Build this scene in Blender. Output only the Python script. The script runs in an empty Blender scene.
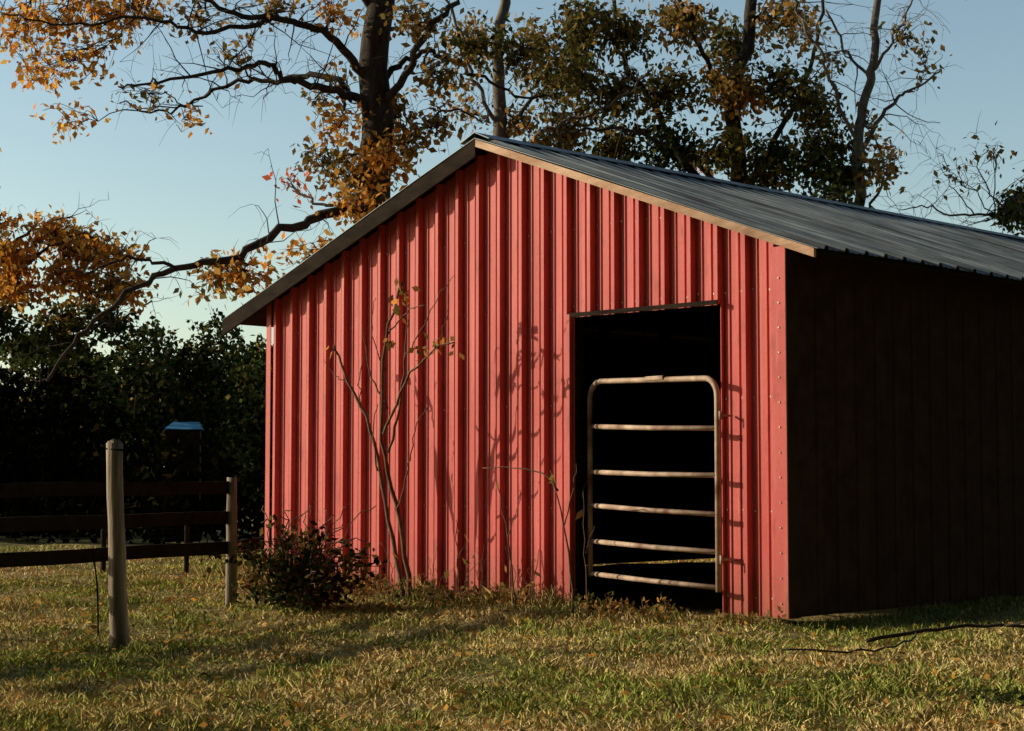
import bpy, math, random
import numpy as np
from mathutils import Vector
random.seed(7); rng=np.random.default_rng(7)
scene=bpy.context.scene
scene.view_settings.view_transform='Standard'; scene.view_settings.look='None'; scene.view_settings.exposure=0

# ---------------- materials ----------------
def new_mat(name):
    m=bpy.data.materials.new(name); m.use_nodes=True
    nt=m.node_tree; b=nt.nodes['Principled BSDF']; return m,nt,b
def noise_mat(name,c1,c2,scale=5,rough=.8,metal=0,bump=0,stretch=(1,1,1),detail=6,c3=None,scale2=1.2,spec=.3,coord='Object'):
    m,nt,b=new_mat(name); N=nt.nodes; L=nt.links
    tc=N.new('ShaderNodeTexCoord'); mp=N.new('ShaderNodeMapping'); mp.inputs['Scale'].default_value=stretch
    L.new(tc.outputs[coord],mp.inputs[0])
    n=N.new('ShaderNodeTexNoise'); n.inputs['Scale'].default_value=scale; n.inputs['Detail'].default_value=detail; n.inputs['Roughness'].default_value=.65
    L.new(mp.outputs[0],n.inputs['Vector'])
    r=N.new('ShaderNodeValToRGB'); r.color_ramp.elements[0].position=.35; r.color_ramp.elements[1].position=.65
    r.color_ramp.elements[0].color=(*c1,1); r.color_ramp.elements[1].color=(*c2,1)
    L.new(n.outputs['Fac'],r.inputs[0]); out=r.outputs[0]
    if c3:
        n2=N.new('ShaderNodeTexNoise'); n2.inputs['Scale'].default_value=scale2; n2.inputs['Detail'].default_value=5
        L.new(mp.outputs[0],n2.inputs['Vector'])
        r2=N.new('ShaderNodeValToRGB'); r2.color_ramp.elements[0].position=.5; r2.color_ramp.elements[1].position=.68
        L.new(n2.outputs['Fac'],r2.inputs[0])
        mx=N.new('ShaderNodeMix'); mx.data_type='RGBA'; L.new(r2.outputs[0],mx.inputs[0]); L.new(out,mx.inputs[6]); mx.inputs[7].default_value=(*c3,1); out=mx.outputs[2]
    L.new(out,b.inputs['Base Color'])
    b.inputs['Roughness'].default_value=rough; b.inputs['Metallic'].default_value=metal; b.inputs['Specular IOR Level'].default_value=spec
    if bump:
        bp=N.new('ShaderNodeBump'); bp.inputs['Strength'].default_value=bump; bp.inputs['Distance'].default_value=.02
        L.new(n.outputs['Fac'],bp.inputs['Height']); L.new(bp.outputs[0],b.inputs['Normal'])
    return m
def leaf_mat(name,trans=.35):
    m=bpy.data.materials.new(name); m.use_nodes=True; nt=m.node_tree; N=nt.nodes; L=nt.links
    N.remove(N['Principled BSDF']); o=N['Material Output']
    a=N.new('ShaderNodeAttribute'); a.attribute_name='Col'
    d=N.new('ShaderNodeBsdfDiffuse'); L.new(a.outputs['Color'],d.inputs[0])
    if trans==0:
        L.new(d.outputs[0],o.inputs[0]); return m
    t=N.new('ShaderNodeBsdfTranslucent'); mx=N.new('ShaderNodeMixShader'); mx.inputs[0].default_value=trans
    L.new(a.outputs['Color'],t.inputs[0]); L.new(d.outputs[0],mx.inputs[1]); L.new(t.outputs[0],mx.inputs[2]); L.new(mx.outputs[0],o.inputs[0])
    return m
M_leaf=leaf_mat('leaf',.5); M_grass=leaf_mat('grass_blades',0); M_mass=leaf_mat('distant_leaf',0)
M_bark=noise_mat('bark_dark',(.018,.014,.010),(.06,.048,.036),scale=12,bump=.6,stretch=(1,1,.25),rough=.95)
M_barkp=noise_mat('bark_pale',(.07,.06,.05),(.20,.17,.14),scale=9,bump=.5,stretch=(1,1,.4),rough=.9)
M_twig=noise_mat('dry_stem',(.07,.045,.028),(.18,.115,.07),scale=20,rough=.9)
M_post=noise_mat('weathered_post',(.10,.08,.06),(.46,.38,.28),scale=16,bump=.8,stretch=(1,1,.06),rough=.95,c3=(.07,.055,.04),scale2=5)
M_rail=noise_mat('dark_stained_board',(.007,.006,.005),(.02,.017,.013),scale=10,bump=.3,rough=.9,spec=.1)
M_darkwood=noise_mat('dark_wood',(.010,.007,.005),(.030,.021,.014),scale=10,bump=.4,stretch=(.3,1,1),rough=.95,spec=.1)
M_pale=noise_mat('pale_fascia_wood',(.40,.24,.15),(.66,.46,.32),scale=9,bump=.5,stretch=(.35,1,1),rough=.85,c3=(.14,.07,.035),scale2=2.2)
M_gate=noise_mat('weathered_tube',(.30,.21,.15),(.54,.41,.31),scale=9,rough=.65,metal=.0,c3=(.15,.07,.04),scale2=4,spec=.3)
M_roof=noise_mat('galvanised_roofing',(.045,.06,.07),(.16,.19,.20),scale=2.2,rough=.5,metal=.4,stretch=(.35,2.6,1),c3=(.035,.035,.033),scale2=1.4)
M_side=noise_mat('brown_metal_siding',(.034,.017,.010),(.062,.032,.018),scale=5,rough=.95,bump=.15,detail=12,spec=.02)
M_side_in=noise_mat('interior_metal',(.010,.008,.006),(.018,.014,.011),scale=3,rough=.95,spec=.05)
M_screw=noise_mat('screw_heads',(.25,.2,.18),(.55,.5,.45),scale=30,rough=.5,metal=.5)
M_blue=noise_mat('blue_tarp',(.03,.13,.25),(.05,.22,.38),scale=3,rough=.8,spec=.1)

def red_metal():
    m,nt,b=new_mat('faded_red_metal'); N=nt.nodes; L=nt.links
    tc=N.new('ShaderNodeTexCoord')
    def noise(sc,st,det=6):
        mp=N.new('ShaderNodeMapping'); mp.inputs['Scale'].default_value=st; L.new(tc.outputs['Object'],mp.inputs[0])
        n=N.new('ShaderNodeTexNoise'); n.inputs['Scale'].default_value=sc; n.inputs['Detail'].default_value=det; n.inputs['Roughness'].default_value=.65
        L.new(mp.outputs[0],n.inputs['Vector']); return n.outputs['Fac']
    def ramp(i,p0,p1,c0=(0,0,0,1),c1=(1,1,1,1)):
        r=N.new('ShaderNodeValToRGB'); r.color_ramp.elements[0].position=p0; r.color_ramp.elements[1].position=p1
        r.color_ramp.elements[0].color=c0; r.color_ramp.elements[1].color=c1; L.new(i,r.inputs[0]); return r.outputs[0]
    def mix(f,a,bb,fs=None):
        mx=N.new('ShaderNodeMix'); mx.data_type='RGBA'; L.new(f,mx.inputs[0])
        if isinstance(a,tuple): mx.inputs[6].default_value=a
        else: L.new(a,mx.inputs[6])
        if isinstance(bb,tuple): mx.inputs[7].default_value=bb
        else: L.new(bb,mx.inputs[7])
        return mx.outputs[2]
    base=ramp(noise(1.6,(2.5,1,.5)),.3,.7,(.46,.066,.060,1),(.60,.118,.112,1))
    streak=ramp(noise(6,(4,1,.12)),.54,.78); c=mix(streak,base,(.66,.22,.19,1))
    dirt=ramp(noise(9,(1,1,.35),10),.55,.8); c=mix(dirt,c,(.26,.042,.034,1))
    sp=ramp(noise(70,(1,1,1),3),.62,.72); c=mix(sp,c,(.24,.04,.032,1))
    sep=N.new('ShaderNodeSeparateXYZ'); L.new(tc.outputs['Object'],sep.inputs[0])
    mr=N.new('ShaderNodeMapRange'); mr.inputs[1].default_value=.45; mr.inputs[2].default_value=0.0; L.new(sep.outputs[2],mr.inputs[0])
    ml=N.new('ShaderNodeMath'); ml.operation='MULTIPLY'; L.new(mr.outputs[0],ml.inputs[0]); L.new(noise(7,(1,1,.6)),ml.inputs[1])
    c=mix(ml.outputs[0],c,(.22,.09,.05,1))
    L.new(c,b.inputs['Base Color']); b.inputs['Roughness'].default_value=.55; b.inputs['Specular IOR Level'].default_value=.25
    bp=N.new('ShaderNodeBump'); bp.inputs['Strength'].default_value=.18; bp.inputs['Distance'].default_value=.02
    L.new(noise(2.5,(1,1,1.4),4),bp.inputs['Height']); L.new(bp.outputs[0],b.inputs['Normal'])
    return m
M_red=red_metal()

# ---------------- mesh helpers ----------------
def mk(name,verts,faces,mat,parent=None,smooth=False):
    me=bpy.data.meshes.new(name); me.from_pydata([tuple(v) for v in verts],[],faces); me.materials.append(mat); me.update()
    if smooth:
        me.polygons.foreach_set('use_smooth',[True]*len(me.polygons))
    o=bpy.data.objects.new(name,me); scene.collection.objects.link(o)
    if parent: o.parent=parent
    return o
def np_mesh(name,verts,faces,mat,cols=None,parent=None):
    me=bpy.data.meshes.new(name); k=faces.shape[1]
    me.vertices.add(len(verts)); me.vertices.foreach_set('co',verts.astype(np.float32).ravel())
    me.loops.add(faces.size); me.loops.foreach_set('vertex_index',faces.astype(np.int32).ravel())
    me.polygons.add(len(faces)); me.polygons.foreach_set('loop_start',np.arange(len(faces),dtype=np.int32)*k)
    me.polygons.foreach_set('loop_total',np.full(len(faces),k,dtype=np.int32))
    me.update(calc_edges=True)
    if cols is not None:
        at=me.color_attributes.new('Col','FLOAT_COLOR','POINT')
        c=np.ones((len(verts),4),dtype=np.float32); c[:,:3]=cols; at.data.foreach_set('color',c.ravel())
    me.materials.append(mat); o=bpy.data.objects.new(name,me); scene.collection.objects.link(o)
    if parent: o.parent=parent
    return o
def empty(name,loc=(0,0,0),rz=0):
    e=bpy.data.objects.new(name,None); scene.collection.objects.link(e); e.location=loc; e.rotation_euler=(0,0,rz); e.empty_display_size=.3; return e
def box(name,a,b,mat,parent=None,bev=0):
    x0,y0,z0=a; x1,y1,z1=b
    v=[(x0,y0,z0),(x1,y0,z0),(x1,y1,z0),(x0,y1,z0),(x0,y0,z1),(x1,y0,z1),(x1,y1,z1),(x0,y1,z1)]
    f=[(0,3,2,1),(4,5,6,7),(0,1,5,4),(1,2,6,5),(2,3,7,6),(3,0,4,7)]
    o=mk(name,v,f,mat,parent)
    if bev:
        md=o.modifiers.new('b','BEVEL'); md.width=bev; md.segments=2
    return o
class Tubes:
    def __init__(s): s.v=[]; s.f=[]
    def add(s,pts,rad,n=6,cap=True):
        pts=[Vector(p) for p in pts]; base=len(s.v); m=len(pts); up=Vector((0.13,.31,1)).normalized()
        ref=None
        for i,p in enumerate(pts):
            d=(pts[min(i+1,m-1)]-pts[max(i-1,0)])
            if d.length<1e-7: d=Vector((0,0,1))
            d.normalize()
            if ref is None:
                ref=d.cross(up)
                if ref.length<.05: ref=d.cross(Vector((1,0,0)))
            ref=(ref-d*ref.dot(d)).normalized(); o=d.cross(ref)
            r=rad[i] if hasattr(rad,'__len__') else rad
            for k in range(n):
                a=2*math.pi*k/n; s.v.append(p+ref*(math.cos(a)*r)+o*(math.sin(a)*r))
        for i in range(m-1):
            for k in range(n):
                a=base+i*n+k; b=base+i*n+(k+1)%n; s.f.append((a,b,b+n,a+n))
        if cap:
            s.f.append(tuple(base+k for k in range(n))[::-1]); s.f.append(tuple(base+(m-1)*n+k for k in range(n)))
    def obj(s,name,mat,parent=None): return mk(name,s.v,s.f,mat,parent,True)
def smooth_path(P,sub=5,jit=0.0):
    P=[Vector(p) for p in P]; out=[]; n=len(P)
    for i in range(n-1):
        p0=P[max(i-1,0)];p1=P[i];p2=P[i+1];p3=P[min(i+2,n-1)]
        for j in range(sub):
            t=j/sub
            q=.5*((2*p1)+(p2-p0)*t+(2*p0-5*p1+4*p2-p3)*t*t+(3*p1-p0-3*p2+p3)*t**3)
            if jit and (i or j): q=q+Vector([random.gauss(0,jit) for _ in range(3)])
            out.append(q)
    out.append(P[-1]); return out

def leaves_mesh(name,C,size,cols,mat,parent=None,droop=.6,flat=False):
    C=np.asarray(C,dtype=np.float64); n=len(C)
    d=rng.normal(size=(n,3)); d[:,2]-=droop
    if flat: d[:,2]*=.15
    d/=np.linalg.norm(d,axis=1)[:,None]
    s=rng.normal(size=(n,3))
    if flat: s[:,2]*=.25
    s-=d*(s*d).sum(1)[:,None]; s/=np.linalg.norm(s,axis=1)[:,None]
    nn=np.cross(d,s); L=(size*rng.uniform(.55,1.25,n))[:,None]; w=L*rng.uniform(.22,.36,n)[:,None]
    bend=nn*L*rng.uniform(-.15,.15,n)[:,None]
    v=np.stack([C,C+d*L*.45+s*w+bend,C+d*L,C+d*L*.45-s*w+bend],1).reshape(-1,3)
    f=np.arange(n*4).reshape(-1,4)
    return np_mesh(name,v,f,mat,np.repeat(cols,4,axis=0),parent)
PAL={'orange':[(.72,.34,.05),(.66,.25,.035),(.54,.28,.06),(.46,.17,.035),(.76,.46,.11)],
     'brown':[(.30,.17,.055),(.22,.125,.045),(.40,.22,.07),(.20,.16,.045),(.15,.125,.035),(.50,.27,.06)],
     'olive':[(.12,.12,.03),(.08,.085,.025),(.20,.15,.04),(.06,.055,.018),(.30,.19,.05)],
     'green':[(.035,.05,.016),(.05,.07,.02),(.025,.036,.012),(.08,.085,.025)],
     'red':[(.7,.13,.05),(.75,.24,.05),(.5,.12,.05)]}
def pal(name,n):
    p=np.array(PAL[name]); c=p[rng.integers(0,len(p),n)]; return c*rng.uniform(.7,1.25,(n,1))

# ---------------- GROUND ----------------
def gz(x,y):
    x=np.asarray(x,float); y=np.asarray(y,float)
    z=.018*np.sin(x*1.3+y*.7)+.014*np.sin(x*2.9-y*1.9+1)+.010*np.sin(x*5.1+y*4.3)+.025*np.sin(x*.35+2)*np.sin(y*.4)
    fade=np.clip((np.hypot(x,y)-60)/100,0,1)
    return z*(1-fade)-.03
xs=np.concatenate([[-1500,-600,-250,-120,-70,-45,-30,-20],np.arange(-14,14.01,.2),[20,30,45,70,120,250,600,1500]])
ys=np.concatenate([[-300,-80,-20,-5,0],np.arange(3,24.01,.2),[27,31,36,42,50,60,80,120,200,400,800,2500]])
X,Y=np.meshgrid(xs,ys); V=np.stack([X,Y,gz(X,Y)],-1).reshape(-1,3)
nx=len(xs); ii=np.arange((len(ys)-1)*(nx-1)); r=ii//(nx-1); c=ii%(nx-1); a=r*nx+c
F=np.stack([a,a+1,a+nx+1,a+nx],1)
def ground_mat():
    m,nt,b=new_mat('ground_soil_grass'); N=nt.nodes; L=nt.links
    tc=N.new('ShaderNodeTexCoord')
    def noise(sc,det=6):
        n=N.new('ShaderNodeTexNoise'); n.inputs['Scale'].default_value=sc; n.inputs['Detail'].default_value=det; L.new(tc.outputs['Object'],n.inputs['Vector']); return n.outputs['Fac']
    def ramp(i,p0,p1,c0,c1):
        r=N.new('ShaderNodeValToRGB'); r.color_ramp.elements[0].position=p0; r.color_ramp.elements[1].position=p1
        r.color_ramp.elements[0].color=c0; r.color_ramp.elements[1].color=c1; L.new(i,r.inputs[0]); return r.outputs[0]
    a=ramp(noise(.9),.38,.62,(.20,.18,.06,1),(.40,.31,.14,1)); c=ramp(noise(25),.35,.65,(.3,.3,.3,1),(1.1,1.1,1.1,1))
    mx=N.new('ShaderNodeMix'); mx.data_type='RGBA'; mx.blend_type='MULTIPLY'; mx.inputs[0].default_value=.8; L.new(a,mx.inputs[6]); L.new(c,mx.inputs[7])
    L.new(mx.outputs[2],b.inputs['Base Color']); b.inputs['Roughness'].default_value=1; b.inputs['Specular IOR Level'].default_value=.02
    bp=N.new('ShaderNodeBump'); bp.inputs['Strength'].default_value=.8; bp.inputs['Distance'].default_value=.04; L.new(noise(30),bp.inputs['Height']); L.new(bp.outputs[0],b.inputs['Normal'])
    return m
np_mesh('ground',V,F,ground_mat())

# ---------------- BARN ----------------
PX,PY=1.88,11.85; U=np.array([-.704,.710]); Vv=np.array([.710,.704])
barn=empty('red_barn',(PX,PY,0),-math.atan2(.710,.704))
W=5.77; D=8.6; RX=-2.9; SL=.362; ZR=3.66
zt=lambda x: ZR-SL*abs(x-RX)
zu=lambda x: zt(x)-.075
def profile(s0,s1,pitch,h,start=.1,extra=(),minor=.16,w1=.030,w2=.017):
    P={round(s0,4):0,round(s1,4):0}
    s=s0+start
    while s<s1-.04:
        for o,hh in ((-w1,0),(-w2,h),(w2,h),(w1,0)):
            P[round(s+o,4)]=hh
        for mfr in (1/3,2/3):
            m=s+pitch*mfr
            for o,hh in ((-.014,0),(-.006,h*minor),(.006,h*minor),(.014,0)):
                if m+o<s1-.01: P[round(m+o,4)]=hh
        s+=pitch
    ks=sorted(P); hs=[P[k] for k in ks]
    for e in extra:
        if e not in P:
            P[e]=float(np.interp(e,ks,hs))
    ks=sorted(P); return [(k,P[k]) for k in ks]
D0,D1,DZ=-1.988,-.543,2.17
pr=profile(-W,0,.244,.052,start=.07,extra=(D0,D1,round(RX,4)),minor=.17,w1=.024,w2=.016)
v=[];f=[]
zi=lambda x: [0.0,DZ,zu(x)]
for x,o in pr:
    for z in zi(x): v.append((x,-o,z))
for i in range(len(pr)-1):
    xm=(pr[i][0]+pr[i+1][0])/2
    for j in range(2):
        if j==0 and D0<xm<D1: continue
        a=i*3+j; b=a+3
        f.append((a,b,b+1,a+1))
front=mk('front_siding',v,f,M_red,barn)
def siding(name,axis,const,sgn,s0,s1,ztop,mat,h=.03):
    pr=profile(s0,s1,.244,h); v=[];f=[]
    for s,o in pr:
        for z in (0.0,ztop(s)):
            v.append((const+sgn*o,s,z) if axis=='x' else (s,const+sgn*o,z))
    for i in range(len(pr)-1):
        a=2*i; f.append((a,a+2,a+3,a+1))
    return mk(name,v,f,mat,barn)
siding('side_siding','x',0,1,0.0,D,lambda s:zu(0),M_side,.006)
siding('far_side_siding','x',-W,-1,0,D,lambda s:zu(-W),M_red)
siding('rear_siding','y',D,1,-W,0,zu,M_red)
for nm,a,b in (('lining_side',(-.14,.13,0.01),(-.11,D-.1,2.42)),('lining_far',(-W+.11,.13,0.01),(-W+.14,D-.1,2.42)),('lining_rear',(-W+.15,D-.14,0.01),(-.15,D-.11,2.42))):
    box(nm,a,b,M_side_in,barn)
def roof_sheet(name,x0,x1):
    pr=profile(-.185,D+.2,.236,.026,minor=.22); v=[];f=[];N=6
    for y,o in pr:
        for k in range(N+1):
            x=x0+(x1-x0)*k/N
            v.append((x,y+ (random.uniform(-.003,.003)),zt(x)+o+.005*math.sin(y*2.1+k)))
    for i in range(len(pr)-1):
        for k in range(N):
            a=i*(N+1)+k; f.append((a,a+1,a+N+2,a+N+1))
    o=mk(name,v,f,M_roof,barn); md=o.modifiers.new('s','SOLIDIFY'); md.thickness=.004; md.offset=-1
    return o
XR=.39; XL=-W-.58
roof_sheet('roof_sheet_right',RX,XR); roof_sheet('roof_sheet_left',RX,XL)
def slab(name,x0,x1,y0,y1,d0,d1,mat):
    v=[(x0,y0,zt(x0)-d1),(x1,y0,zt(x1)-d1),(x1,y1,zt(x1)-d1),(x0,y1,zt(x0)-d1),(x0,y0,zt(x0)-d0),(x1,y0,zt(x1)-d0),(x1,y1,zt(x1)-d0),(x0,y1,zt(x0)-d0)]
    f=[(0,3,2,1),(4,5,6,7),(0,1,5,4),(1,2,6,5),(2,3,7,6),(3,0,4,7)]
    return mk(name,v,f,mat,barn)
slab('roof_deck_right',RX+.001,XR-.05,-.15,D+.15,.014,.05,M_darkwood)
slab('roof_deck_left',RX-.001,XL+.05,-.15,D+.15,.014,.05,M_darkwood)
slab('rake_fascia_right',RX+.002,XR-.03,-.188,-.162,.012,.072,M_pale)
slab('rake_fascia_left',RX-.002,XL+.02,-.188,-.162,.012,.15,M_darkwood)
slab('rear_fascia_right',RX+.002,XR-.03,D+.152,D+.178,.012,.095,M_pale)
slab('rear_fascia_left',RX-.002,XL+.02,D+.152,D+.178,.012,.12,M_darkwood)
v=[];yc=(-.2,D+.21)
for y in yc:
    for dx,dz in ((-.17,-.17*SL+.036),(0,.045),(.17,-.17*SL+.036)): v.append((RX+dx,y,ZR+dz))
rc=mk('ridge_cap',v,[(0,1,4,3),(1,2,5,4)],M_roof,barn); md=rc.modifiers.new('s','SOLIDIFY'); md.thickness=.006
for k in range(9):
    y=.35+k*1.0
    slab(f'rafter_r{k}',RX+.03,-.06,y,y+.045,.053,.16,M_darkwood); slab(f'rafter_l{k}',RX-.03,-W+.06,y,y+.045,.053,.16,M_darkwood)
box('door_jamb_left',(D0-.055,.003,0.0),(D0-.004,.11,DZ+.04),M_darkwood,barn)
box('door_jamb_right',(D1+.004,.003,0.0),(D1+.055,.11,DZ+.04),M_darkwood,barn)
box('door_header',(D0-.003,.003,DZ+.003),(D1+.003,.11,DZ+.13),M_darkwood,barn)
box('door_trim_right',(D1-.010,-.03,0.0),(D1-.004,.002,DZ+.02),M_red,barn)
box('door_trim_left',(D0-.03,-.065,0.0),(D0+.003,-.058,DZ+.02),M_red,barn)
box('door_trim_head',(D0+.004,-.065,DZ-.004),(D1-.012,-.058,DZ+.028),M_darkwood,barn)
box('corner_trim',(-.085,-.066,0.0),(.036,-.059,zu(0)-.01),M_red,barn,.002)
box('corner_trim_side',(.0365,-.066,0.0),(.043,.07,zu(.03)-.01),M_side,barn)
box('corner_trim_left',(-W-.036,-.066,0.0),(-W+.03,-.059,zu(-W)-.01),M_red,barn,.002)
for i,(x,y) in enumerate(((-.07,.06),(-W+.07,.06),(-W/2,.06),(-W/2,4.3))):
    box(f'frame_post_{i}',(x-.045,y,0),(x+.045,y+.09,2.4 if i<2 else 3.3),M_darkwood,barn)
for i,z in enumerate((.7,1.5)):
    box(f'girt_{i}',(-W+.15,.045,z),(D0-.06,.085,z+.09),M_darkwood,barn)
v=[];f=[]
s=-W+.07+.122
while s<0:
    for z in (.12,.72,1.5,2.25,2.85):
        if z>zu(s)-.1: continue
        if D0<s<D1 and z<DZ+.05: continue
        for dx in (-.07,.07) :
            x=s+dx; b=len(v); zz=z+random.uniform(-.008,.008); r_=.0065
            if x>-.09: continue
            ring=[(x+r_*math.cos(t),-.001,zz+r_*math.sin(t)) for t in np.linspace(0,2*math.pi,7)[:-1]]
            v+=ring+[(p[0],-.008,p[2]) for p in ring]
            f+=[(b+k,b+(k+1)%6,b+6+(k+1)%6,b+6+k) for k in range(6)]+[tuple(b+6+k for k in range(6))]
    s+=.244
for z in np.arange(.1,2.4,.17):
    x=-.02; b=len(v); ring=[(x+.006*math.cos(t),-.065,z+.006*math.sin(t)) for t in np.linspace(0,2*math.pi,7)[:-1]]
    v+=ring+[(p[0],-.072,p[2]) for p in ring]; f+=[(b+k,b+(k+1)%6,b+6+(k+1)%6,b+6+k) for k in range(6)]+[tuple(b+6+k for k in range(6))]
mk('screws',v,f,M_screw,barn)

# ---------------- GATE ----------------
gate=empty('metal_gate',(1.431,12.119,0),math.atan2(.811,-.585))
LG=1.43
rr=.13; zr,zl=1.645,1.675; br,bl_=.188,.221
T=Tubes()
frame=[(0,0,br-.03),(0,0,zr-rr)]
for k in range(1,7):
    a=math.pi/2*k/6; frame.append((rr-rr*math.cos(a),0,zr-rr+rr*math.sin(a)))
for k in range(6):
    a=math.pi/2*k/5; frame.append((LG-rr+rr*math.sin(a),0,zl-rr+rr*math.cos(a)))
frame.append((LG,0,bl_-.02))
T.add(frame,.021,10)
for a,b in ((1.292,1.337),(.965,.99),(.693,.737),(.433,.467),(br,bl_)):
    T.add([(0.0,0,a),(LG/2,0,(a+b)/2-.006),(LG,0,b)],.0185,10)
T.obj('tube_frame',M_gate,gate)
T=Tubes()
for z in (.35,1.35):
    T.add([(-.03,0,z),(-.03,0,z+.06)],.012,8); T.add([(-.03,0,z+.03),(.0,0,z+.03)],.008,6); T.add([(-.03,0,z+.03),(-.02,-.12,z+.03)],.008,6)
T.obj('hinges',M_gate,gate)
box('maker_plate',(.55,-.004,1.655),(.75,.028,1.685),M_gate,gate,.003)
T=Tubes(); T.add([(LG,0,.95),(LG+.05,.02,.88),(LG+.03,.05,.8)],.006,5); T.obj('latch_chain',M_gate,gate)

# ---------------- FENCE ----------------
fence=empty('board_fence',(-2.13,13.26,0))
def post(name,x,y,r,h,parent,mat,lean=(0,0)):
    T=Tubes(); n=9; pts=[];rad=[]
    for i in range(n):
        t=i/(n-1); pts.append((x+lean[0]*t+random.uniform(-.005,.005),y+lean[1]*t,-.15+t*(h+.15))); rad.append(r*(1.08-.15*t)*random.uniform(.94,1.06))
    T.add(pts,rad,9)
    for j in range(9):
        T.v[(n-1)*9+j]=T.v[(n-1)*9+j]+Vector((0,0,random.uniform(-.03,.015)))
    return T.obj(name,mat,parent)
def rail(name,p0,p1,h,th,parent):
    p0=Vector(p0);p1=Vector(p1); d=(p1-p0); n=Vector((-d.y,d.x,0)).normalized()*th/2; N=8; v=[];f=[]
    for i in range(N+1):
        q=p0+d*i/N+Vector((0,0,.003*math.sin(i*1.3+p0.z*9)))
        for a,b in ((-1,-1),(1,-1),(1,1),(-1,1)): v.append(q+n*a+Vector((0,0,b*h/2)))
    for i in range(N):
        for k in range(4):
            a=i*4+k;b=i*4+(k+1)%4; f.append((a,b,b+4,a+4))
    f+=[(3,2,1,0),(N*4,N*4+1,N*4+2,N*4+3)]
    return mk(name,v,f,M_rail,parent)
post('post_1',0,0,.042,.955,fence,M_post,(.0,0)); post('post_2',-1.25,-2.35,.05,1.05,fence,M_rail); post('post_3',-2.5,-4.8,.05,1.1,fence,M_rail)
for i,z in enumerate((.42,.645,.87)):
    rail(f'rail_a{i}',(.02,.06,z),(-1.27,-2.3,z),.095,.028,fence)
    rail(f'rail_b{i}',(-1.27,-2.3,z+.01),(-2.52,-4.75,z+.01),.095,.028,fence)
rail('rail_c0',(.02,.08,.42),(.16,.55,.43),.095,.028,fence)
wp=empty('wooden_fence_post',(-2.3,10.3,0))
post('post_shaft',0,0,.052,1.17,wp,M_post,(-.05,0))
T=Tubes(); T.add([(-.095,-.02,1.12),(-.03,-.06,1.115),(.015,-.03,1.11),(-.01,.05,1.115),(-.08,.03,1.12),(-.13,0,1.14)],.006,5); T.obj('wire_loop',M_rail,wp)
farf=empty('wire_fence',(-4,17,0))
for i,(x,y) in enumerate(((-4.02,17.2),(-3.2,17.2),(-5.6,17.2),(-7.2,17.3))):
    post(f'stake_{i}',x+4,y-17,.026,.48,farf,M_rail)
T=Tubes()
for z in (.2,.35,.45): T.add([(-3.3,.3,z),(-1.6,.2,z-.01),(0,.2,z),(.8,.2,z-.01)],.004,4)
T.obj('wires',M_rail,farf)
T=Tubes(); T.add(smooth_path([(-2.62,11.1,-.05),(-2.63,11.1,.25),(-2.66,11.1,.47)]),.006,5); T.obj('thin_stake',M_rail)

# ---------------- GRASS ----------------
def vnoise(x,y,s,seed):
    g=np.random.default_rng(seed).random((64,64)); a=(x*s)%63; b=(y*s)%63; i=a.astype(int); j=b.astype(int); fa=a-i; fb=b-j
    fa=fa*fa*(3-2*fa); fb=fb*fb*(3-2*fb)
    return g[i,j]*(1-fa)*(1-fb)+g[(i+1)%64,j]*fa*(1-fb)+g[i,(j+1)%64]*(1-fa)*fb+g[(i+1)%64,(j+1)%64]*fa*fb
def barn_local(x,y):
    dx=x-PX; dy=y-PY; return -(dx*U[0]+dy*U[1]), dx*Vv[0]+dy*Vv[1]
def blades(n,ymin,ymax,power):
    y=ymin+(ymax-ymin)*rng.random(n)**power; x=(rng.random(n)*2-1)*(y*.34+1.2)
    lx,ly=barn_local(x,y)
    keep=~((lx>-W-.02)&(lx<.03)&(ly>-.02)&(ly<D))&~((x>4)&(y>14))
    keep&=(vnoise(x+30,y,1.7,20)*.35+vnoise(x+30,y,4.3,21)*.35+vnoise(x+30,y,11,22)*.3+rng.random(len(x))*.35)>.46
    return x[keep],y[keep]
def build_grass(x,y,h,w,cols,lean=.5):
    n=len(x); z=gz(x,y)-.005; B=np.stack([x,y,z],1)
    a=rng.random(n)*2*np.pi; s=np.stack([np.cos(a),np.sin(a),np.zeros(n)],1)*(w[:,None]*.5)
    b=rng.random(n)*2*np.pi; l=rng.random(n)*lean+.1
    tip=B+np.stack([np.cos(b)*l*h,np.sin(b)*l*h,h],1); mid=B+(tip-B)*.55+np.stack([np.zeros(n),np.zeros(n),h*.12],1)
    v=np.stack([B-s,B+s,mid+s*.8,tip,mid-s*.8],1).reshape(-1,3)
    return v,np.arange(n*5).reshape(-1,5),np.repeat(cols,5,axis=0)
def grass_cols(x,y,dryb=0):
    n=len(x); p=vnoise(x+30,y,.9,1)*.42+vnoise(x+30,y,2.7,2)*.33+vnoise(x+30,y,8,5)*.25+rng.normal(0,.12,n)+dryb
    dry=np.clip((p-.45)/.16,0,1)[:,None]
    g=np.array([.33,.38,.085])*rng.uniform(.4,1.4,(n,1)); d=np.array([.86,.64,.30])*rng.uniform(.4,1.2,(n,1))
    return np.clip(g*(1-dry)+d*dry,0,.92)
x,y=blades(320000,5.4,24,1.7)
h=rng.uniform(.012,.042,len(x))*(.5+1.1*vnoise(x+30,y,4,9)); w=.005+.0006*y*rng.random(len(x))
parts=[build_grass(x,y,h,w,grass_cols(x,y,.0),1.8)]
cx=rng.uniform(-7,7,800); cy=5.5+rng.random(800)**1.2*12
k=rng.integers(0,800,24000); x=cx[k]+rng.normal(0,.05,24000); y=cy[k]+rng.normal(0,.05,24000)
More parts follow.
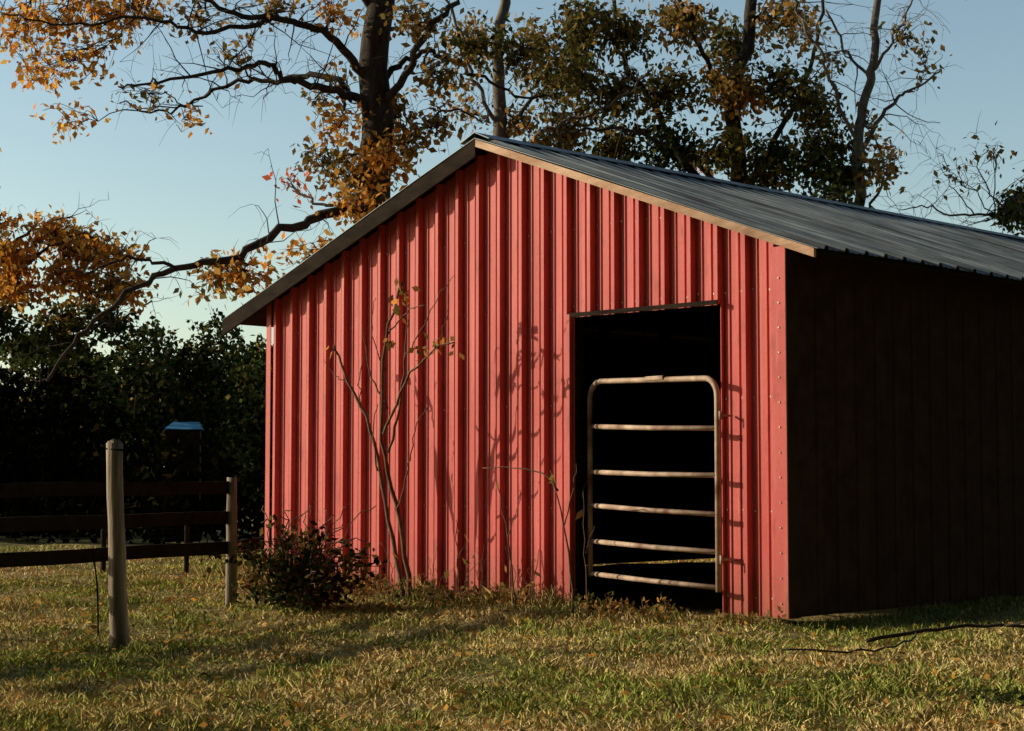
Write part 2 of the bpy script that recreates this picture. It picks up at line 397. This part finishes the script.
lx,ly=barn_local(x,y); kp=~((lx>-W-.02)&(lx<.03)&(ly>-.03)&(ly<D)); x=x[kp];y=y[kp];k=k[kp]
h=rng.uniform(.03,.08,len(x)); parts.append(build_grass(x,y,h,np.full(len(x),.007),grass_cols(x,y,-.12)*rng.uniform(.5,1.1,800)[k][:,None],.9))
n=13000; t=rng.uniform(-.1,W+.4,n); o=np.abs(rng.normal(0,.18,n))+.07
dens=vnoise(t+20,o+20,2.2,11); kp=dens>rng.random(n)*.9; t=t[kp];o=o[kp]
x=PX+t*U[0]-o*Vv[0]; y=PY+t*U[1]-o*Vv[1]
h=rng.uniform(.03,.15,len(x))*(.3+1.2*vnoise(t+20,o+20,3,12))*np.clip(.35+t*.5,.35,1.2); parts.append(build_grass(x,y,h,np.full(len(x),.007),grass_cols(x,y,.06)*.7,1.0))
n=4000; t=rng.uniform(0,D,n); o=np.abs(rng.normal(0,.12,n))+.06
x=PX-o*U[0]+t*Vv[0]; y=PY-o*U[1]+t*Vv[1]
h=rng.uniform(.02,.07,n); parts.append(build_grass(x,y,h,np.full(n,.007),grass_cols(x,y)*.8,.9))
off=0;VV=[];FF=[];CC=[]
for v_,f_,c_ in parts:
    VV.append(v_);FF.append(f_+off);CC.append(c_);off+=len(v_)
np_mesh('grass',np.concatenate(VV),np.concatenate(FF),M_grass,np.concatenate(CC))
n=8000; y=5.5+rng.random(n)**1.3*12; x=(rng.random(n)*2-1)*(y*.33+1)
lx,ly=barn_local(x,y); kp=~((lx>-W-.02)&(lx<.03)&(ly>-.02)&(ly<D)); x=x[kp];y=y[kp]
C=np.stack([x,y,gz(x,y)+rng.uniform(.01,.04,len(x))],1)
cc=pal('brown',len(x)); m=rng.random(len(x))<.08; cc[m]=pal('orange',m.sum())
leaves_mesh('fallen_leaves',C,.05,cc,M_leaf,flat=True)

# ---------------- SAPLINGS AGAINST THE WALL ----------------
def bl(t,e,z):
    return Vector((PX+t*U[0]-e*Vv[0],PY+t*U[1]-e*Vv[1],z))
def bs(t,e,z): return bl(t-.42*e*1.12,e*1.42,z)
def sapling(name,stems,leafspots,rm=1.0):
    root=empty(name,tuple(bs(*stems[0][0])))
    T=Tubes(); o=Vector(root.location)
    for st in stems:
        P=smooth_path([bs(*q)-o for q in st[:-1]] ,5,.007); r0=st[-1]*rm
        T.add(P,[r0*(1-.6*i/(len(P)-1)) for i in range(len(P))],6)
    LC=[]
    for (t,e,z,n,s,p) in leafspots:
        c=bs(t,e,z)-o
        for _ in range(n):
            LC.append((c+Vector([random.gauss(0,s) for _ in range(3)]),p))
    T.obj('stems',M_twig,root)
    if LC:
        C=np.array([q[0] for q in LC]); cols=np.concatenate([pal(q[1],1) for q in LC]); leaves_mesh('leaves',C,.085,cols,M_leaf,root,droop=1)
    return root
sapling('young_tree',[
 [(3.64,.2,-.05),(3.70,.27,.6),(3.83,.35,1.26),(3.72,.4,2.05),(3.50,.42,2.5),.024],
 [(3.77,.33,1.15),(3.62,.35,1.5),(3.52,.38,1.95),(3.46,.4,2.2),.012],
 [(3.80,.36,1.3),(3.45,.42,1.7),(3.1,.44,1.95),(2.86,.45,1.98),.013],
 [(3.76,.35,1.5),(3.95,.36,1.75),(4.0,.37,1.95),(4.05,.38,2.2),.008],
 [(3.7,.3,.7),(3.5,.36,1.0),(3.4,.4,1.25),(3.2,.42,1.5),.008],
 [(3.7,.4,2.1),(3.45,.42,2.25),(3.2,.44,2.3),.008],
 [(3.52,.38,1.9),(3.3,.4,2.1),(3.1,.4,2.35),(2.9,.42,2.5),.006],
 [(3.75,.38,1.8),(3.9,.4,2.1),(3.85,.4,2.4),.006],
 [(3.1,.44,1.95),(3.0,.44,2.1),(2.95,.44,2.25),.005],
],[(3.52,.42,2.46,11,.045,'brown'),(3.6,.41,2.3,7,.045,'brown'),(3.3,.42,1.95,5,.05,'olive'),(3.1,.44,1.99,10,.045,'brown'),(2.9,.45,1.97,7,.04,'brown'),(3.5,.42,2.4,4,.05,'orange'),(3.68,.4,2.05,5,.05,'brown'),(3.0,.44,1.98,4,.05,'orange')])
sapling('young_tree',[
 [(3.70,.22,-.05),(3.88,.23,.6),(4.11,.25,1.35),(4.35,.28,1.75),(4.52,.3,2.06),.022],
 [(4.0,.25,1.0),(4.05,.27,1.3),(3.98,.27,1.55),.008],[(4.2,.26,1.5),(4.22,.28,1.72),(4.15,.28,1.95),.007],
 [(4.35,.28,1.75),(4.5,.3,1.8),(4.65,.3,1.95),.005],
],[(4.5,.3,2.0,2,.04,'brown')])
sapling('dry_stalk',[[(2.34,.3,-.05),(2.42,.31,.5),(2.53,.32,.95),.009],[(2.42,.31,.5),(2.3,.32,.7),(2.28,.32,.86),.005]],[(2.5,.3,.9,1,.03,'brown')])
sapling('dry_stalk',[[(1.75,.3,-.05),(1.82,.3,.5),(1.95,.33,1.0),.011],[(1.84,.3,.6),(1.74,.3,.9),(1.72,.3,1.05),.006],[(1.9,.3,.85),(2.1,.33,1.0),(2.6,.4,1.02),.008]],[(1.93,.32,.95,3,.03,'brown')])
sapling('dry_stalk',[[(1.62,.28,-.05),(1.64,.28,.4),(1.67,.28,.85),.006],[(1.64,.28,.4),(1.56,.28,.6),.004]],[(1.66,.28,.7,1,.03,'brown')])
sapling('dry_stalk',[[(2.95,.3,-.05),(2.98,.3,.35),(3.0,.3,.62),.007],[(2.98,.3,.3),(2.88,.3,.45),.004]],[(2.95,.3,.5,2,.04,'brown')])
sapling('dry_stalk',[[(2.15,.35,-.05),(2.1,.35,.2),(2.05,.35,.42),.006],[(2.2,.35,-.05),(2.28,.35,.3),.004]],[(2.1,.35,.3,3,.05,'brown')])
for k in range(10):
    t0=random.uniform(1.9,5.0); e0=random.uniform(.15,.5); h0=random.uniform(.2,.5)
    sapling('dry_stalk',[[(t0,e0,-.05),(t0+random.gauss(0,.04),e0,h0*.5),(t0+random.gauss(0,.1),e0,h0),.004],[(t0,e0,h0*.4),(t0+random.gauss(0,.1),e0,h0*.75),.003]],[(t0,e0,h0*.8,1,.04,'brown')])

bush=empty('bramble_bush',(-1.62,13.2,0)); T=Tubes(); LC=[];LCol=[]
for k in range(95):
    a=random.uniform(0,2*math.pi); R=random.uniform(.1,.62); hh=random.uniform(.08,.60)*(1.2-R)
    p0=Vector((random.gauss(0,.12),random.gauss(0,.12),-.03)); p2=Vector((math.cos(a)*R*1.1,math.sin(a)*R,hh)); p1=(p0+p2)/2+Vector((0,0,hh*.4))
    P=smooth_path([p0,p1,p2],4,.015); T.add(P,[.006*(1-.6*i/(len(P)-1)) for i in range(len(P))],4)
    col=random.choice(['green','green','olive','brown'])
    for q in P[3:]:
        for _ in range(random.choice((0,2,5))): LC.append(q+Vector([random.gauss(0,.045) for _ in range(3)])); LCol.append(col)
for k in range(26):
    a=random.uniform(0,2*math.pi); p0=Vector((random.gauss(0,.15),0,0)); p2=Vector((math.cos(a)*random.uniform(.2,.65),math.sin(a)*.5,random.uniform(.3,.74)))
    T.add(smooth_path([p0,(p0+p2)/2+Vector((0,0,.15)),p2],4,.02),.004,4)
T.obj('canes',M_twig,bush)
leaves_mesh('leaves',np.array(LC),.07,np.concatenate([pal(c,1) for c in LCol])*.6,M_leaf,bush)
for (t,e,R,hh,n) in ((1.0,.5,.25,.16,18),(1.45,.3,.2,.14,14),(2.4,.35,.3,.14,18),(2.9,.45,.35,.14,24),(3.4,.35,.3,.16,20),(4.0,.45,.35,.26,34),(4.6,.4,.3,.2,20),(.1,.35,.3,.06,10)):
    c=bl(t,e,0); w_=empty('weed_clump',tuple(c)); T=Tubes(); LC=[]
    for k in range(n):
        p=Vector((random.gauss(0,R*.5),random.gauss(0,R*.5),-.02)); q=p+Vector((random.gauss(0,.07),random.gauss(0,.07),random.uniform(.2,1)*hh))
        T.add([p,(p+q)/2+Vector((0,0,.02)),q],[.003,.0025,.001],4)
        for _ in range(7): LC.append(p.lerp(q,random.uniform(.3,1))+Vector([random.gauss(0,.02) for _ in range(3)]))
    T.obj('stems',M_twig,w_); leaves_mesh('leaves',np.array(LC),.05,pal('olive' if random.random()<.75 else 'brown',len(LC)),M_leaf,w_,droop=-.1)

fb=empty('fallen_branch',(2.0,9.9,0)); T=Tubes()
P=smooth_path([(0,0,.03),(.35,.1,.08),(.8,.15,.10),(1.3,.1,.07),(1.7,.0,.03)],5,.006); T.add(P,[.013-.006*i/len(P) for i in range(len(P))],6)
T.add(smooth_path([(.3,.08,.07),(.1,-.3,.03),(-.2,-.5,.02),(-.55,-.5,.03)],4,.006),.006,5)
T.add(smooth_path([(.8,.15,.10),(1.1,-.1,.14),(1.4,-.2,.04)],4,.005),.006,5); T.obj('branch_wood',M_bark,fb)
rk=empty('weed_clump',(2.08,7.4,0)); T=Tubes(); LC=[]
for k in range(16):
    p=Vector((random.gauss(0,.05),random.gauss(0,.05),-.02)); q=p+Vector((random.gauss(0,.06),random.gauss(0,.06),random.uniform(.02,.07))); T.add([p,q],.003,4)
    for _ in range(5): LC.append(q+Vector([random.gauss(0,.015) for _ in range(3)]))
T.obj('stems',M_bark,rk); leaves_mesh('leaves',np.array(LC),.04,pal('green',len(LC)),M_leaf,rk)

# ---------------- TREES ----------------
class Tree:
    """tree laid out in image pixel offsets from its trunk; one unit = s metres"""
    def __init__(s,name,x,y,sc,mat):
        s.root=empty(name,(x,y,0)); s.sc=sc; s.T=Tubes(); s.nodes=[]; s.LC=[]; s.LCol=[]; s.mat=mat
    def L(s,a,b,d=0): return Vector((a*s.sc,d,b*s.sc+.96))  # a: image pixels from the trunk column, b: image pixels above the horizon row
    def limb(s,pts,r0,r1,jit=.02,n=8,twigs=0):
        P=smooth_path([s.L(*p) for p in pts],6,jit*.8); m=len(P)
        rad=[r0+(r1-r0)*(i/(m-1))**.7 for i in range(m)]
        s.T.add(P,rad,n)
        s.nodes+=[(p,r) for p,r in zip(P,rad)]
        for _ in range(twigs):
            i=random.randrange(m//4,m); q=P[i]; d=Vector((random.gauss(0,1),random.gauss(0,.8),random.gauss(.2,.8))).normalized()*random.uniform(.3,1.2)
            Q=smooth_path([q,q+d*.5+Vector((0,0,random.gauss(0,.08))),q+d],3,.02); r=min(rad[i]*.5,.012)
            s.T.add(Q,[r*(1-.8*j/(len(Q)-1)) for j in range(len(Q))],4)
            for e in range(4):
                j=random.randrange(2,len(Q)); dd=Vector((random.gauss(0,1),random.gauss(0,1),random.gauss(-.1,.8))).normalized()*random.uniform(.15,.5)
                s.T.add([Q[j],Q[j]+dd*.5+Vector((0,0,.03)),Q[j]+dd+Vector((0,0,-.04))],[.004,.003,.0015],3)
        return P
    def clump(s,a,b,d,ra,rb,rd,n,p,per=9):
        n=int(n*1.6)
        c=s.L(a,b,d)
        big=[q for q in s.nodes if q[1]>.02]; src=min(big or s.nodes,key=lambda q:(q[0]-c).length)
        mid=(src[0]+c)/2+Vector((random.gauss(0,.1),random.gauss(0,.1),random.gauss(.05,.1)))
        B=smooth_path([src[0],mid,c],5,.03); r=min(src[1]*.6,.03)
        s.T.add(B,[r*(1-.7*i/(len(B)-1)) for i in range(len(B))],5)
        for _ in range(n):
            e=np.random.default_rng(random.randrange(1<<30)).normal(size=3); e=e/np.linalg.norm(e)*random.random()**.4
            t=c+Vector((e[0]*ra*s.sc,e[1]*rd,e[2]*rb*s.sc)); q=random.choice(B[len(B)//2:])
            mm=(q+t)/2+Vector((random.gauss(0,.08),random.gauss(0,.08),random.gauss(.06,.08)))
            Q=smooth_path([q,mm,t],3,.01); s.T.add(Q,[.008,.007,.006,.005,.004,.003,.002][:len(Q)],3)
            for _k in range(per):
                w=Q[random.randrange(len(Q)//3,len(Q))]; s.LC.append(w+Vector([random.gauss(0,.10) for _ in range(3)])); s.LCol.append(p)
    def done(s,leaf=.12):
        s.T.obj('trunk_and_limbs',s.mat,s.root)
        if s.LC:
            cols=np.zeros((len(s.LC),3)); nm=np.array(s.LCol)
            for p in PAL:
                m=nm==p
                if m.sum(): cols[m]=pal(p,m.sum())
            leaves_mesh('leaves',np.array(s.LC),leaf,cols,M_leaf,s.root,droop=.8)
t=Tree('autumn_tree',-1.89,24,.0138,M_bark)
t.limb([(-2,-72),(-4,100),(-3,280),(2,350),(-4,410),(4,480),(8,560),(4,640)],.31,.16,.012,12)
t.limb([(0,290,0),(-10,370,-.1),(-45,385,-.3),(-85,390,-.6),(-105,402,-.8),(-145,392,-1),(-200,380,-1.2),(-240,372,-1.3)],.085,.012,.03,8,18)
t.limb([(-2,385,0),(-18,410,-.2),(-50,440,-.5),(-95,448,-.8),(-140,450,-1),(-185,478,-1.2)],.08,.025,.03,8,18)
t.limb([(-2,360,0),(-50,408,.4),(-110,412,.8),(-150,415,1),(-190,400,1.1),(-230,385,1.2),(-280,395,1.2)],.06,.010,.03,7,18)
t.limb([(-100,446,-.8),(-160,430,-1),(-215,440,-1.2),(-290,430,-1.4),(-350,440,-1.5)],.04,.01,.03,6,16)
t.limb([(-4,262,0),(-30,266,-.3),(-70,248,-.6),(-130,212,-1),(-185,198,-1.2),(-235,165,-1.4),(-275,125,-1.5),(-297,88,-1.6)],.09,.02,.03,8,14)
t.limb([(-185,198,-1.2),(-225,205,-1.4),(-262,190,-1.5),(-300,196,-1.5)],.03,.008,.03,5,8)
t.limb([(2,400,0),(30,425,.3),(60,435,.5),(100,420,.8),(150,400,1),(200,410,1.2)],.055,.012,.03,7,10)
t.limb([(0,370,0),(30,400,-.3),(50,440,-.4),(80,470,-.5),(100,520,-.5)],.07,.03,.03,7,8)
t.limb([(-4,330,0),(30,345,.4),(70,380,.7),(110,372,.9)],.04,.01,.03,6,8)
t.limb([(4,470,0),(-60,520,-.4),(-150,540,-.8),(-260,520,-1.2)],.10,.03,.03,7,6)
for (a,b,ra,rb,n,p,per) in (
 (-330,455,48,28,24,'orange',7),(-275,455,48,28,24,'orange',7),(-300,410,42,24,14,'orange',7),(-350,410,34,28,16,'orange',7),(-235,465,40,20,18,'orange',7),(-365,450,30,30,16,'orange',8),
 (-180,460,42,24,12,'brown',6),(-150,420,42,22,7,'brown',5),(-100,462,45,22,14,'brown',6),(-40,462,35,22,14,'orange',6),(-250,385,40,22,7,'brown',5),(-200,365,30,18,5,'orange',5),(-320,360,26,16,8,'orange',7),
 (-60,320,28,26,16,'brown',8),(-25,300,34,30,26,'brown',9),(10,310,32,30,26,'orange',8),(-35,345,30,22,14,'orange',7),(30,335,28,22,16,'brown',8),
 (10,372,26,24,16,'brown',8),(-10,262,36,14,16,'orange',8),(-120,195,45,24,20,'orange',8),(-155,185,35,20,14,'brown',8),(-75,225,35,18,12,'orange',8),(-60,195,40,22,18,'brown',8),
 (-95,300,10,14,5,'red',5),(35,455,32,24,20,'brown',8),(70,400,38,24,20,'brown',8),(100,440,40,28,26,'olive',8),(60,350,28,18,12,'brown',8),(-30,400,24,20,6,'brown',6),
 (150,430,40,34,26,'olive',8),(-60,375,24,15,5,'brown',6)):
    t.clump(a,b,random.uniform(-.8,.8),ra,rb,.9,n,p,per)
t.done(.125)
t=Tree('autumn_tree',-.18,26,.01494,M_barkp)
t.limb([(0,-64),(2,200),(0,340),(-3,420),(4,480),(10,560)],.14,.07,.02,9)
t.limb([(0,330),(30,380,.3),(60,420,.5),(85,480,.6)],.05,.02,.03,6,8)
t.limb([(0,350),(-25,390,-.3),(-40,440,-.4),(-60,490,-.4)],.04,.02,.03,6,6)
t.limb([(2,300),(45,345,-.4),(100,360,-.6),(150,400,-.7)],.04,.015,.03,6,8)
for (a,b,ra,rb,n,p,per) in ((30,440,34,34,26,'brown',9),(60,400,36,28,28,'olive',9),(15,360,28,22,16,'brown',8),(70,350,36,22,20,'olive',9),(-30,450,28,26,18,'brown',8),(85,450,36,30,28,'olive',9),(-30,370,24,22,8,'brown',8),(40,330,22,12,10,'olive',8)):
    t.clump(a,b,random.uniform(-.8,.8),ra,rb,.9,n,p,per)
t.done(.125)
t=Tree('autumn_tree',3.3,25.5,.01466,M_bark)
t.limb([(0,-66),(0,200),(2,300),(-2,390),(14,440),(20,520)],.17,.08,.02,9)
t.limb([(0,250),(-40,310,.2),(-80,380,.4),(-115,440,.5),(-120,500,.5)],.08,.03,.03,7,8)
t.limb([(0,280),(-60,320,-.5),(-120,340,-.8),(-180,330,-1)],.05,.015,.03,6,8)
t.limb([(0,260),(35,330,.3),(65,380,.5),(85,430,.6),(100,500,.6)],.06,.025,.03,7,8)
t.limb([(0,380),(-35,420,-.4),(-60,480,-.5)],.05,.03,.03,6,6)
for (a,b,ra,rb,n,p,per) in ((-160,455,38,30,34,'olive',10),(-110,450,38,32,34,'olive',11),(-55,450,40,32,38,'brown',11),(0,450,36,30,36,'olive',11),(50,455,34,28,28,'brown',10),
 (-165,395,36,28,30,'olive',11),(-120,385,38,30,38,'olive',11),(-65,390,40,32,42,'olive',11),(-10,385,36,30,36,'brown',11),(45,385,38,28,34,'olive',11),(85,350,28,26,24,'olive',11),
 (-175,345,34,22,20,'brown',10),(-120,330,36,22,28,'olive',11),(-60,330,38,24,34,'green',11),(-5,320,36,24,34,'olive',11),(45,325,36,26,34,'green',11),(85,300,34,20,28,'green',11),(30,290,40,18,26,'olive',11),(-150,310,30,14,14,'olive',10),(-90,295,40,14,20,'green',10),
 (-28,325,10,14,6,'red',8),(12,378,9,12,6,'red',8),(-5,372,10,10,5,'orange',8),(88,400,22,22,8,'brown',7)):
    t.clump(a,b,random.uniform(-1,1),ra,rb,1.0,n,p,per)
t.done(.12)
t=Tree('autumn_tree',5.0,24.6,.01414,M_barkp)
t.limb([(0,-68),(0,150),(-2,270),(-4,345),(8,395),(14,440),(16,520)],.11,.05,.02,8)
t.limb([(-2,320),(18,358,.2),(40,385,.3),(62,398,.4),(88,418,.4)],.045,.012,.02,6,9)
t.limb([(-2,330),(-25,370,-.2),(-38,410,-.3),(-60,450,-.3),(-75,490,-.3)],.035,.02,.03,6,8)
t.limb([(10,400),(-10,430,.3),(-30,480,.4)],.03,.015,.03,5,6)
t.limb([(12,410),(30,440,-.3),(50,480,-.4)],.03,.012,.03,5,8)
t.limb([(0,260),(25,300,.3),(40,330,.3)],.03,.01,.03,5,5)
for (a,b,ra,rb,n,p,per) in ((-45,330,26,30,26,'olive',10),(-20,300,26,24,26,'green',10),(15,305,20,20,14,'brown',9),(-55,380,20,22,12,'olive',9),(32,325,12,12,6,'orange',7),(-30,420,22,16,9,'brown',6),(45,440,26,22,10,'brown',6),(-60,450,24,20,12,'brown',6),(70,425,14,12,6,'brown',6),(5,355,16,14,6,'brown',6),(-30,270,26,12,14,'green',9)):
    t.clump(a,b,random.uniform(-.5,.5),ra,rb,.6,n,p,per)
t.done(.115)
t=Tree('autumn_tree',8.6,25,.01437,M_barkp)
t.limb([(0,-66),(0,150),(4,300),(0,420),(5,560)],.2,.08,.02,9)
t.limb([(0,220),(-50,260,0),(-100,262,-.2),(-150,258,-.4),(-190,265,-.5),(-215,262,-.5)],.04,.006,.03,6,14)
t.limb([(-90,262,0),(-115,290,.2),(-128,330,.3)],.02,.006,.03,5,8)
t.limb([(0,260),(-40,300,.4),(-80,275,.5),(-110,262,.6)],.04,.01,.03,5,8)
t.limb([(-140,258,-.4),(-165,290,-.4),(-170,320,-.4)],.015,.005,.03,4,6)
for (a,b,ra,rb,n,p,per) in ((-88,268,24,16,26,'olive',9),(-105,255,18,12,14,'green',8),(-70,285,22,16,18,'olive',9),(-128,320,12,16,5,'brown',5),(-165,300,14,18,4,'brown',5),(-20,340,45,50,50,'olive',9),(20,420,50,50,50,'brown',9),(-30,230,40,20,20,'olive',9)):
    t.clump(a,b,random.uniform(-.5,.5),ra,rb,.7,n,p,per)
t.done(.115)
t=Tree('persimmon_tree',-8.6,26,.01494,M_bark)
t.limb([(0,-64),(5,60),(20,140),(30,210),(25,300),(10,380)],.16,.06,.02,8)
t.limb([(20,130),(60,180,-.2),(95,215,-.3),(135,235,-.4),(180,235,-.4)],.05,.012,.03,6,10)
t.limb([(28,180),(60,230,.2),(100,255,.3),(130,262,.3)],.04,.012,.03,6,8)
t.limb([(10,90),(70,130,.2),(130,150,.3),(180,160,.3),(210,178,.3)],.04,.012,.03,6,10)
for (a,b,ra,rb,n,p,per) in ((75,215,34,22,36,'orange',10),(110,240,34,22,36,'orange',10),(150,225,32,22,34,'orange',10),(190,220,26,20,22,'orange',9),(130,195,38,18,30,'orange',9),(85,180,34,18,30,'orange',9),(170,192,34,16,26,'brown',9),(200,180,26,14,14,'orange',8),
 (60,250,26,14,12,'orange',8),(70,150,36,18,34,'green',10),(120,160,38,16,34,'olive',10),(170,150,34,16,26,'green',9),(80,125,36,18,34,'green',10),(130,125,36,16,26,'green',10),(20,260,40,40,30,'brown',9),(0,330,50,50,30,'orange',8)):
    t.clump(a,b,random.uniform(-.6,.6),ra,rb,.8,n,p,per)
t.done(.125)

# ---------------- dark thickets and distant woods ----------------
def mass(name,ells,n,size,palette,dark=1.0,trunks=0,thick=.3):
    root=empty(name,(0,0,0)); vol=np.array([e[3]*e[5] for e in ells])
    k=rng.choice(len(ells),n,p=vol/vol.sum()); E=np.array(ells)[k]
    tone=rng.uniform(.6,1.5,len(ells))[k]
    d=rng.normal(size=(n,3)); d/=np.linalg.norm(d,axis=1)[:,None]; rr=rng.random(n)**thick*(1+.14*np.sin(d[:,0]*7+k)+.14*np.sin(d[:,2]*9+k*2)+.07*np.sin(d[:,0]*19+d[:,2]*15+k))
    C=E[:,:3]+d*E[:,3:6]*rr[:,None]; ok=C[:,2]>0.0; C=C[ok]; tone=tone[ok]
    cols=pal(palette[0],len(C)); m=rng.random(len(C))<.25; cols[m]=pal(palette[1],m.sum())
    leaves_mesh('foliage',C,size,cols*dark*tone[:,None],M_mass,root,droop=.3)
    if trunks:
        T=Tubes()
        for e in random.sample(ells,min(trunks,len(ells))):
            T.add(smooth_path([(e[0],e[1],-.1),(e[0]+random.gauss(0,.2),e[1],e[2]),(e[0]+random.gauss(0,.5),e[1],e[2]+e[5]*.5)],3,.02),.09,6)
        T.obj('trunks',M_bark,root)
    return root
ells=[]
for i in range(34):
    x=random.uniform(-24,-6.4); y=random.uniform(28,34); top=random.uniform(2.0,3.1) if x<-7.6 else random.uniform(1.3,2.0)
    rz=top/2; ells.append((x,y,rz*.95,random.uniform(1,1.8),random.uniform(1,1.6),rz))
for x,y,top in ((-9.6,31,3.7),(-8.6,32,3.3),(-10.8,31,4.0),(-7.7,31.5,2.9)): ells.append((x,y,top*.5,1.0,1.0,top*.5))
for i in range(9):
    x=-3.6-i*.62; ells.append((x,random.uniform(27.5,30),.72,.7,.8,random.uniform(.6,.85)))
for i in range(14):
    ells.append((-3.4-i*.5,random.uniform(25.0,26.5),.3,.5,.5,random.uniform(.3,.5)))
for x,y in ((-5.25,25.3),(-4.85,25.0),(-4.4,25.3)): ells.append((x,y,.75,.4,.35,.78))
mass('thicket',ells,56000,.17,('green','olive'),dark=.11)  # deep shade put into the leaf colour, scaled to near black
ells=[]
for i in range(60):
    x=random.uniform(-75,45); y=random.uniform(55,66); top=random.uniform(3.4,5.2)+(3 if x<-22 else 0); rz=top/2
    ells.append((x,y,rz,random.uniform(1.8,3.4),random.uniform(1.5,3),rz))
for i in range(12):
    ells.append((-17+i*1.2,57,1.7,1.6,1.2,2.0))
mass('distant_tree_line',ells,66000,.36,('green','olive'),dark=.35,trunks=25)
for x,y,top,r_ in ((-9.6,46,5.1,1.3),(-8.0,47,5.4,1.25),(-6.5,45,4.6,1.1),(-12.3,48,4.9,1.6),(-11,44,4.0,1.2),(-5.2,46,4.3,1.0)):
    ee=[(x,y,top*.5,r_,r_,top*.3)]
    for k in range(7):
        a=random.uniform(0,6.28); q=random.uniform(.3,.8)*r_; rz=random.uniform(.5,.9)
        ee.append((x+math.cos(a)*q,y+math.sin(a)*q,random.uniform(.5,1)*top-rz*.8,random.uniform(.5,.8),.7,rz))
    ee.append((x,y,top-.75,.7,.7,.75)); ee.append((x,y,top*.22,r_*1.1,r_,top*.25))
    mass('broadleaf_tree',ee,9000,.18,('green','olive'),dark=.95,trunks=1)
ells=[]
for i in range(26):
    x=random.uniform(-48,-19); y=29+(-x-19)*.33+random.uniform(0,12); top=random.uniform(6,10); rz=top/2
    ells.append((x,y,rz,2.6,2.6,rz))
mass('unseen_shade_trees',ells,14000,.6,('olive','green'),dark=.6,trunks=20)  # unseen trees added off to the left to shade the left background
# unseen tall trees added behind the camera to block sky fill light
ells=[]
for i in range(110):
    a=math.radians(random.uniform(-172,8)); R=random.uniform(15,21)
    x=-1+R*math.cos(a); y=6+R*math.sin(a)*.95
    if a>math.radians(-20): x+=4
    top=random.uniform(26,34); ells.append((x,y,top/2,3.2,3.2,top/2))
mass('unseen_shade_trees',ells,50000,1.8,('green','olive'),dark=.4,trunks=40,thick=.5)

sh=empty('blue_roofed_shed',(-4.86,25.8,0),.15)
box('walls',(-.24,-.3,0),(.24,.4,1.64),M_rail,sh)
v=[(-.28,-.4,1.64),(.28,-.4,1.64),(.28,.5,1.64),(-.28,.5,1.64),(-.16,.05,1.76),(.22,.05,1.76)]
mk('roof',v,[(0,1,5,4),(1,2,5),(2,3,4,5),(3,0,4),(3,2,1,0)],M_blue,sh)

# ---------------- LIGHT ----------------
ts=Vector((-1.766,.361,.63)); el=math.atan2(ts.z,math.hypot(ts.x,ts.y)); az=math.atan2(ts.x,ts.y)
w=bpy.data.worlds.new('World'); scene.world=w; w.use_nodes=True; nt=w.node_tree
sky=nt.nodes.new('ShaderNodeTexSky'); sky.sky_type='NISHITA'; sky.sun_disc=False; sky.sun_elevation=el; sky.sun_rotation=az
sky.air_density=1.0; sky.dust_density=.9; sky.ozone_density=1.0
mx=nt.nodes.new('ShaderNodeMix'); mx.data_type='RGBA'; mx.blend_type='MULTIPLY'; mx.inputs[0].default_value=1; mx.inputs[7].default_value=(1.04,1.05,.95,1)
bg=nt.nodes['Background']; nt.links.new(sky.outputs[0],mx.inputs[6]); nt.links.new(mx.outputs[2],bg.inputs[0]); bg.inputs[1].default_value=.15
sd=bpy.data.lights.new('sun','SUN'); sd.energy=5; sd.angle=math.radians(.5); sd.color=(1,.84,.62)
so=bpy.data.objects.new('sun',sd); scene.collection.objects.link(so); so.rotation_euler=(-ts).to_track_quat('-Z','Y').to_euler()
# ---------------- CAMERA ----------------
cd=bpy.data.cameras.new('camera'); cd.sensor_width=36; cd.lens=1740/1024*36; cd.clip_end=5000; cd.clip_start=.1
co=bpy.data.objects.new('camera',cd); scene.collection.objects.link(co); co.location=(0,0,.96); co.rotation_euler=(math.radians(90+3.63),0,0)
scene.camera=co
